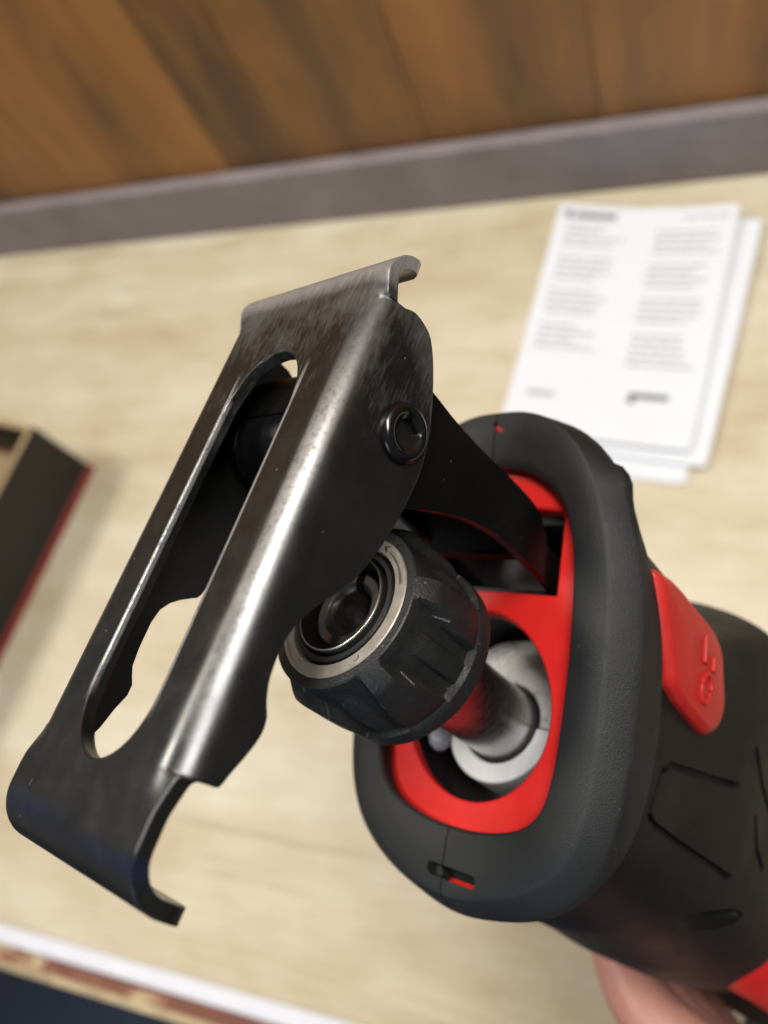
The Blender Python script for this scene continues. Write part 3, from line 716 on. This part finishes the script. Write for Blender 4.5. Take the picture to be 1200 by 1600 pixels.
bm = bmesh.new(); lathe(bm, [(9.05, -5), (9.05, 0.75), (8.98, 0.86), (8.78, 0.86), (8.72, 0.75), (8.1, -3.0), (8.1, -8), (9.05, -8)], 120, True)
finish('steel_sleeve', bm, M_sleeve, collar, scale=MM, angle=40)
bm = bmesh.new(); lathe(bm, [(9.06, 0.55), (9.06, 0.80), (8.98, 0.90), (8.80, 0.90), (8.74, 0.78), (8.80, 0.55)], 120, True); finish('worn_rim', bm, M_bright, collar, scale=MM, angle=60)
bm = bmesh.new(); lathe(bm, [(8.08, -9), (8.08, -4.6), (7.3, -4.4), (7.05, -4.2), (6.95, -1.7), (6.7, -1.45), (5.3, -1.6), (4.5, -2.3), (4.2, -3.0), (4.1, -12), (8.08, -12)], 96, True)
clamp = finish('blade_clamp', bm, M_clamp, collar, scale=MM, angle=30)
cut(clamp, [cutter(lambda b: box(b, -1.0, 1.0, -12, 12, -7, 2))], 30)
bm = bmesh.new(); lathe(bm, [(0.05, -8.5), (5.6, -8.5), (5.6, -12), (0.05, -12)], 48, closed=False); finish('blade_seat', bm, M_sleeve, collar, scale=MM)

# --- housing behind the boot
def scaled(o, kx, ky, cy=0, dy=0): return [(x * kx, (y - cy) * ky + cy + dy) for x, y in o]
def flat(o, z): return [(x, y, z) for x, y in o]
def blend(o, t, off, z): return [(x, y, zf(y, off) * (1 - t) + z * t) for x, y in o]
hrings = [flat(scaled(mixo(B1, I_, 0.6), 1, 1), -70), lift(mixo(B1, I_, 0.5), -16), lift(mixo(B1, I_, 0.35), -4.6), lift(B1, -5.0), lift(B1, -13.0), blend(B1, 0.25, -17, -59), blend(B1, 0.7, -20, -64), flat(scaled(B1, 1.0, 1.0), -72), flat(scaled(B1, 1.01, 1.03), -80), flat(scaled(B1, 1.03, 1.10, -30), -90),
          flat(scaled(B1, 1.05, 1.19, -30, 0.3), -100), flat(scaled(B1, 1.05, 1.22, -30, 0.2), -112), flat(scaled(B1, 1.04, 1.22, -30, -0.6), -125), flat(scaled(B1, 1.0, 1.2, -30, -0.4), -140), flat(scaled(B1, 0.93, 1.15, -30, 1.0), -158), flat(scaled(B1, 0.84, 1.05, -30, 8), -180), flat(scaled(B1, 0.7, 0.9, -30, 13), -205)]
bm = bmesh.new(); loft(bm, hrings, True, True)
house = finish('housing', bm, M_body, saw, angle=28, scale=MM)
def groove(pts, wdt, depth, xs_):
    """cut a groove along (y, z) points into the right flank whose surface lies near x = xs_"""
    def fn(b):
        n = len(pts)
        L, Rr = [], []
        for i, (y, z) in enumerate(pts):
            y0, z0 = pts[max(0, i - 1)]; y1, z1 = pts[min(n - 1, i + 1)]
            l = math.hypot(y1 - y0, z1 - z0); ny, nz = -(z1 - z0) / l, (y1 - y0) / l
            wd2 = wdt / 2; L.append((y + ny * wd2, z + nz * wd2)); Rr.append((y - ny * wd2, z - nz * wd2))
        def sx(y, z):
            yy = (y + 30) / (1.0 if z > -78 else 1.1 if z > -95 else 1.2) - 30
            col = [(p[1], p[0]) for p in body1[:15]]
            for (ya, xa), (yb_, xb) in zip(col[:-1], col[1:]):
                if yb_ <= yy <= ya: x = xb + (xa - xb) * (yy - yb_) / (ya - yb_); break
            else: x = 33
            k = [(-72, 1.0), (-80, 1.01), (-90, 1.03), (-100, 1.05), (-140, 1.05)]
            for (za, ka), (zb, kb) in zip(k[:-1], k[1:]):
                if zb <= z <= za: return x * (ka + (kb - ka) * (z - za) / (zb - za))
            return x
        prism(b, L + Rr[::-1], lambda y, z: (sx(y, z) + 5, y, z), lambda y, z: (sx(y, z) - depth, y, z))
    return cutter(fn)
def ellcut(c, rx, ry, rz, rot):
    def fn(b):
        bmesh.ops.create_uvsphere(b, u_segments=32, v_segments=18, radius=1.0)
        bmesh.ops.scale(b, vec=(rx, ry, rz), verts=b.verts[:]); bmesh.ops.rotate(b, cent=(0, 0, 0), matrix=Matrix.Rotation(rot, 3, 'X'), verts=b.verts[:]); bmesh.ops.translate(b, vec=c, verts=b.verts[:])
    return cutter(fn)
cut(house, [groove([(7.8, -93.5), (5.4, -83), (2.6, -70), (1.0, -62.6), (-1.0, -60.4), (-6.6, -59.9), (-9.4, -60.6), (-10.4, -63.5), (-10.4, -75), (-10.2, -88), (-10.0, -102)], 1.5, 1.3, 33.3),
            ellcut((31.6, -20.5, -100), 4.0, 2.8, 16.0, math.radians(22)),
            groove([(18, -97), (12, -104), (8, -112)], 1.6, 0.9, 35.0), groove([(5, -104), (-1, -109), (-4, -116)], 1.6, 0.9, 35.0)], 28)
# raised ridge where the front panel of the housing ends
# --- red release button on the flank
def surf_x(y): return 33.35 - 0.0055 * max(0, y - 14) ** 2
btn = [(32.6, -36.5), (31.8, -50.0), (32.4, -66.0), (31.6, -70.5), (28.6, -73.6), (18.6, -76.6), (15.4, -75.4), (13.0, -71.6), (12.2, -57.6), (13.3, -53.2), (16.5, -49.8), (27.0, -41.5)]
btn = [(29.8, -37.5), (12.8, -51.4), (11.4, -57.0), (10.6, -71.0), (13.4, -75.6), (18.0, -76.4), (29.4, -71.2), (31.6, -66.0), (31.8, -46.0)]
def rounded(pts, r, k=5):
    out = []; n = len(pts)
    for i in range(n):
        a, b, c = Vector(pts[i - 1]), Vector(pts[i]), Vector(pts[(i + 1) % n])
        d0 = min(r, (a - b).length * 0.45); d1 = min(r, (c - b).length * 0.45); p = b + (a - b).normalized() * d0; q = b + (c - b).normalized() * d1
        for j in range(k + 1): t = j / k; out.append(tuple(p * (1 - t) ** 2 + b * 2 * t * (1 - t) + q * t * t))
    return out
cy_, cz_ = 22.5, -61
bm = bmesh.new(); lev = [(1.01, -3.0), (1.01, 1.1), (0.995, 1.5), (0.90, 2.45), (0.885, 2.52), (0.86, 2.56), (0.5, 2.7)]
prm = rounded(btn, 1.8)
rg = []
for k, h in lev: rg.append([(surf_x(cy_ + (y - cy_) * k) + h, cy_ + (y - cy_) * k, cz_ + (z - cz_) * k) for y, z in prm])
loft(bm, rg, True, True)
button = finish('release_button', bm, M_redbtn, saw, scale=MM, angle=32)
# raised padlock-like symbol
def raised(pts, h=0.55):
    bm_ = bmesh.new(); prism(bm_, pts, lambda y, z: (surf_x(y) + 2.75 + h, y, z), lambda y, z: (surf_x(y) + 2.0, y, z)); return bm_
def ringpts(cy0, cz0, ry, rz, t0, t1, wd):
    ts = [math.radians(t0 + (t1 - t0) * k / 14) for k in range(15)]
    return [(cy0 + ry * math.sin(t), cz0 + rz * math.cos(t)) for t in ts] + [(cy0 + (ry - wd) * math.sin(t), cz0 + (rz - wd) * math.cos(t)) for t in reversed(ts)]
for pts in (ringpts(17.8, -64.0, 3.4, 2.6, 0, 175, 0.95), ringpts(17.8, -64.0, 3.4, 2.6, 185, 360, 0.95), [(22.0, -61.0), (27.4, -60.0), (27.4, -61.2), (22.0, -62.2)], [(22.0, -65.4), (25.0, -64.9), (25.0, -66.1), (22.0, -66.6)]):
    bevel(finish('lock_symbol', raised(pts), M_redbtn, button, scale=MM, smooth=False), 0.00025)
# --- red lower grip shell and rear handle with battery (further down, mostly out of the picture)
gr = mirror([(0, 20), (12, 19), (20, 12), (23, 0), (22, -12), (17, -22), (9, -27.5), (0, -29)]); G_ = by_angle(gr, (0, -3), 72)
sh = lambda o: [(x + 21.0, y - 11.0) for x, y in o]
bm = bmesh.new(); loft(bm, [flat(sh(scaled(G_, 0.30, 0.52)), -140), flat(sh(scaled(G_, 0.36, 0.60)), -149), flat(sh(scaled(G_, 0.36, 0.60)), -166), flat(sh(scaled(G_, 0.3, 0.62)), -178)], True, True)
finish('red_trim', bm, M_red, saw, scale=MM)
sg_ = lambda o, k: [(x + k, y) for x, y in o]
bm = bmesh.new(); loft(bm, [flat(sg_(scaled(G_, 0.7, 0.85), 6), -165), flat(sg_(scaled(G_, 0.68, 1.1), 13), -184), flat(sg_(scaled(G_, 0.68, 1.1), 12), -205), flat(scaled(G_, 0.82, 0.95, 0, 2), -240), flat(scaled(G_, 0.82, 0.85, 0, 6), -290), flat(scaled(G_, 0.95, 1.05, 0, 8), -320)], True, True)
finish('rear_grip', bm, M_body, saw, scale=MM)
bm = bmesh.new(); box(bm, -36, 36, -45, 65, -385, -322); bevel(finish('battery', bm, M_body, saw, scale=MM, smooth=False), 0.006, 3)

# ------------------------------------------------------------------ hand gripping the saw from below
hand_bm = bmesh.new()
def tube(pts, n=14, sub=6):
    """pts: (x, y, z, r) in saw millimetres"""
    P = catmull(pts, (len(pts) - 1) * sub + 1, False); rings_ = []
    for i, p in enumerate(P):
        a, b = Vector(P[max(0, i - 1)][:3]), Vector(P[min(len(P) - 1, i + 1)][:3]); t = (b - a).normalized()
        u = t.orthogonal().normalized() if not rings_ else (pu - t * t.dot(pu)).normalized()
        pu = u; v = t.cross(u)
        rings_.append([Vector(p[:3]) + (u * math.cos(q) + v * math.sin(q)) * p[3] for q in (2 * math.pi * k / n for k in range(n))])
    c0, c1 = Vector(P[0][:3]), Vector(P[-1][:3]); d0 = (Vector(P[0][:3]) - Vector(P[1][:3])).normalized(); d1 = (Vector(P[-1][:3]) - Vector(P[-2][:3])).normalized()
    cap0 = [[c0 + d0 * P[0][3] * math.sin(a) + (q - c0) * math.cos(a) for q in rings_[0]] for a in (1.3, 0.9, 0.45)]
    cap1 = [[c1 + d1 * P[-1][3] * math.sin(a) + (q - c1) * math.cos(a) for q in rings_[-1]] for a in (0.45, 0.9, 1.3)]
    loft(hand_bm, cap0 + rings_ + cap1, True, True)
for i, (dz, ln) in enumerate(((-172, 1.0), (-191, 1.05), (-210, 1.0), (-228, 0.85))):
    tube([(2, -46, dz - 6, 9.5), (-16, -40, dz - 1, 9.6), (-29, -26, dz, 9.0), (-35.5, -8, dz, 8.4), (-35, 8 * ln, dz - 1, 8.0), (-30, 20 * ln, dz - 1, 7.2), (-22, 28 * ln, dz - 1, 6.6)])
tube([(18, -56, -222, 13), (27, -40, -232, 11.5), (32, -20, -236, 9.5), (31, 0, -236, 8.6), (26, 14, -234, 7.6)])          # thumb
for z_ in (-180, -196, -212, -224): tube([(-14, -45, z_, 11), (2, -52, z_, 13), (16, -54, z_ - 2, 12.5)])                   # palm
tube([(4, -52, -196, 17), (8, -72, -202, 21), (12, -98, -212, 23), (18, -140, -232, 26), (26, -200, -262, 33)])              # wrist and forearm
tube([(6, -52, -208, 17), (10, -72, -212, 20), (14, -98, -220, 22)])
bmesh.ops.recalc_face_normals(hand_bm, faces=hand_bm.faces[:])
hand = finish('hand', hand_bm, M_skin, scale=MM)
m = hand.modifiers.new('remesh', 'REMESH'); m.mode = 'VOXEL'; m.voxel_size = 0.0016
m = hand.modifiers.new('smooth', 'SMOOTH'); m.factor = 0.6; m.iterations = 8
bake(hand)
for p in hand.data.polygons: p.use_smooth = True
hand.data.materials.clear(); hand.data.materials.append(M_skin)
hand.matrix_world = SAWM @ Matrix.Translation((0.008, -0.001, 0.0))
tag(hand, 'bare hand and wrist gripping the saw from below at the bottom right', 'hand')
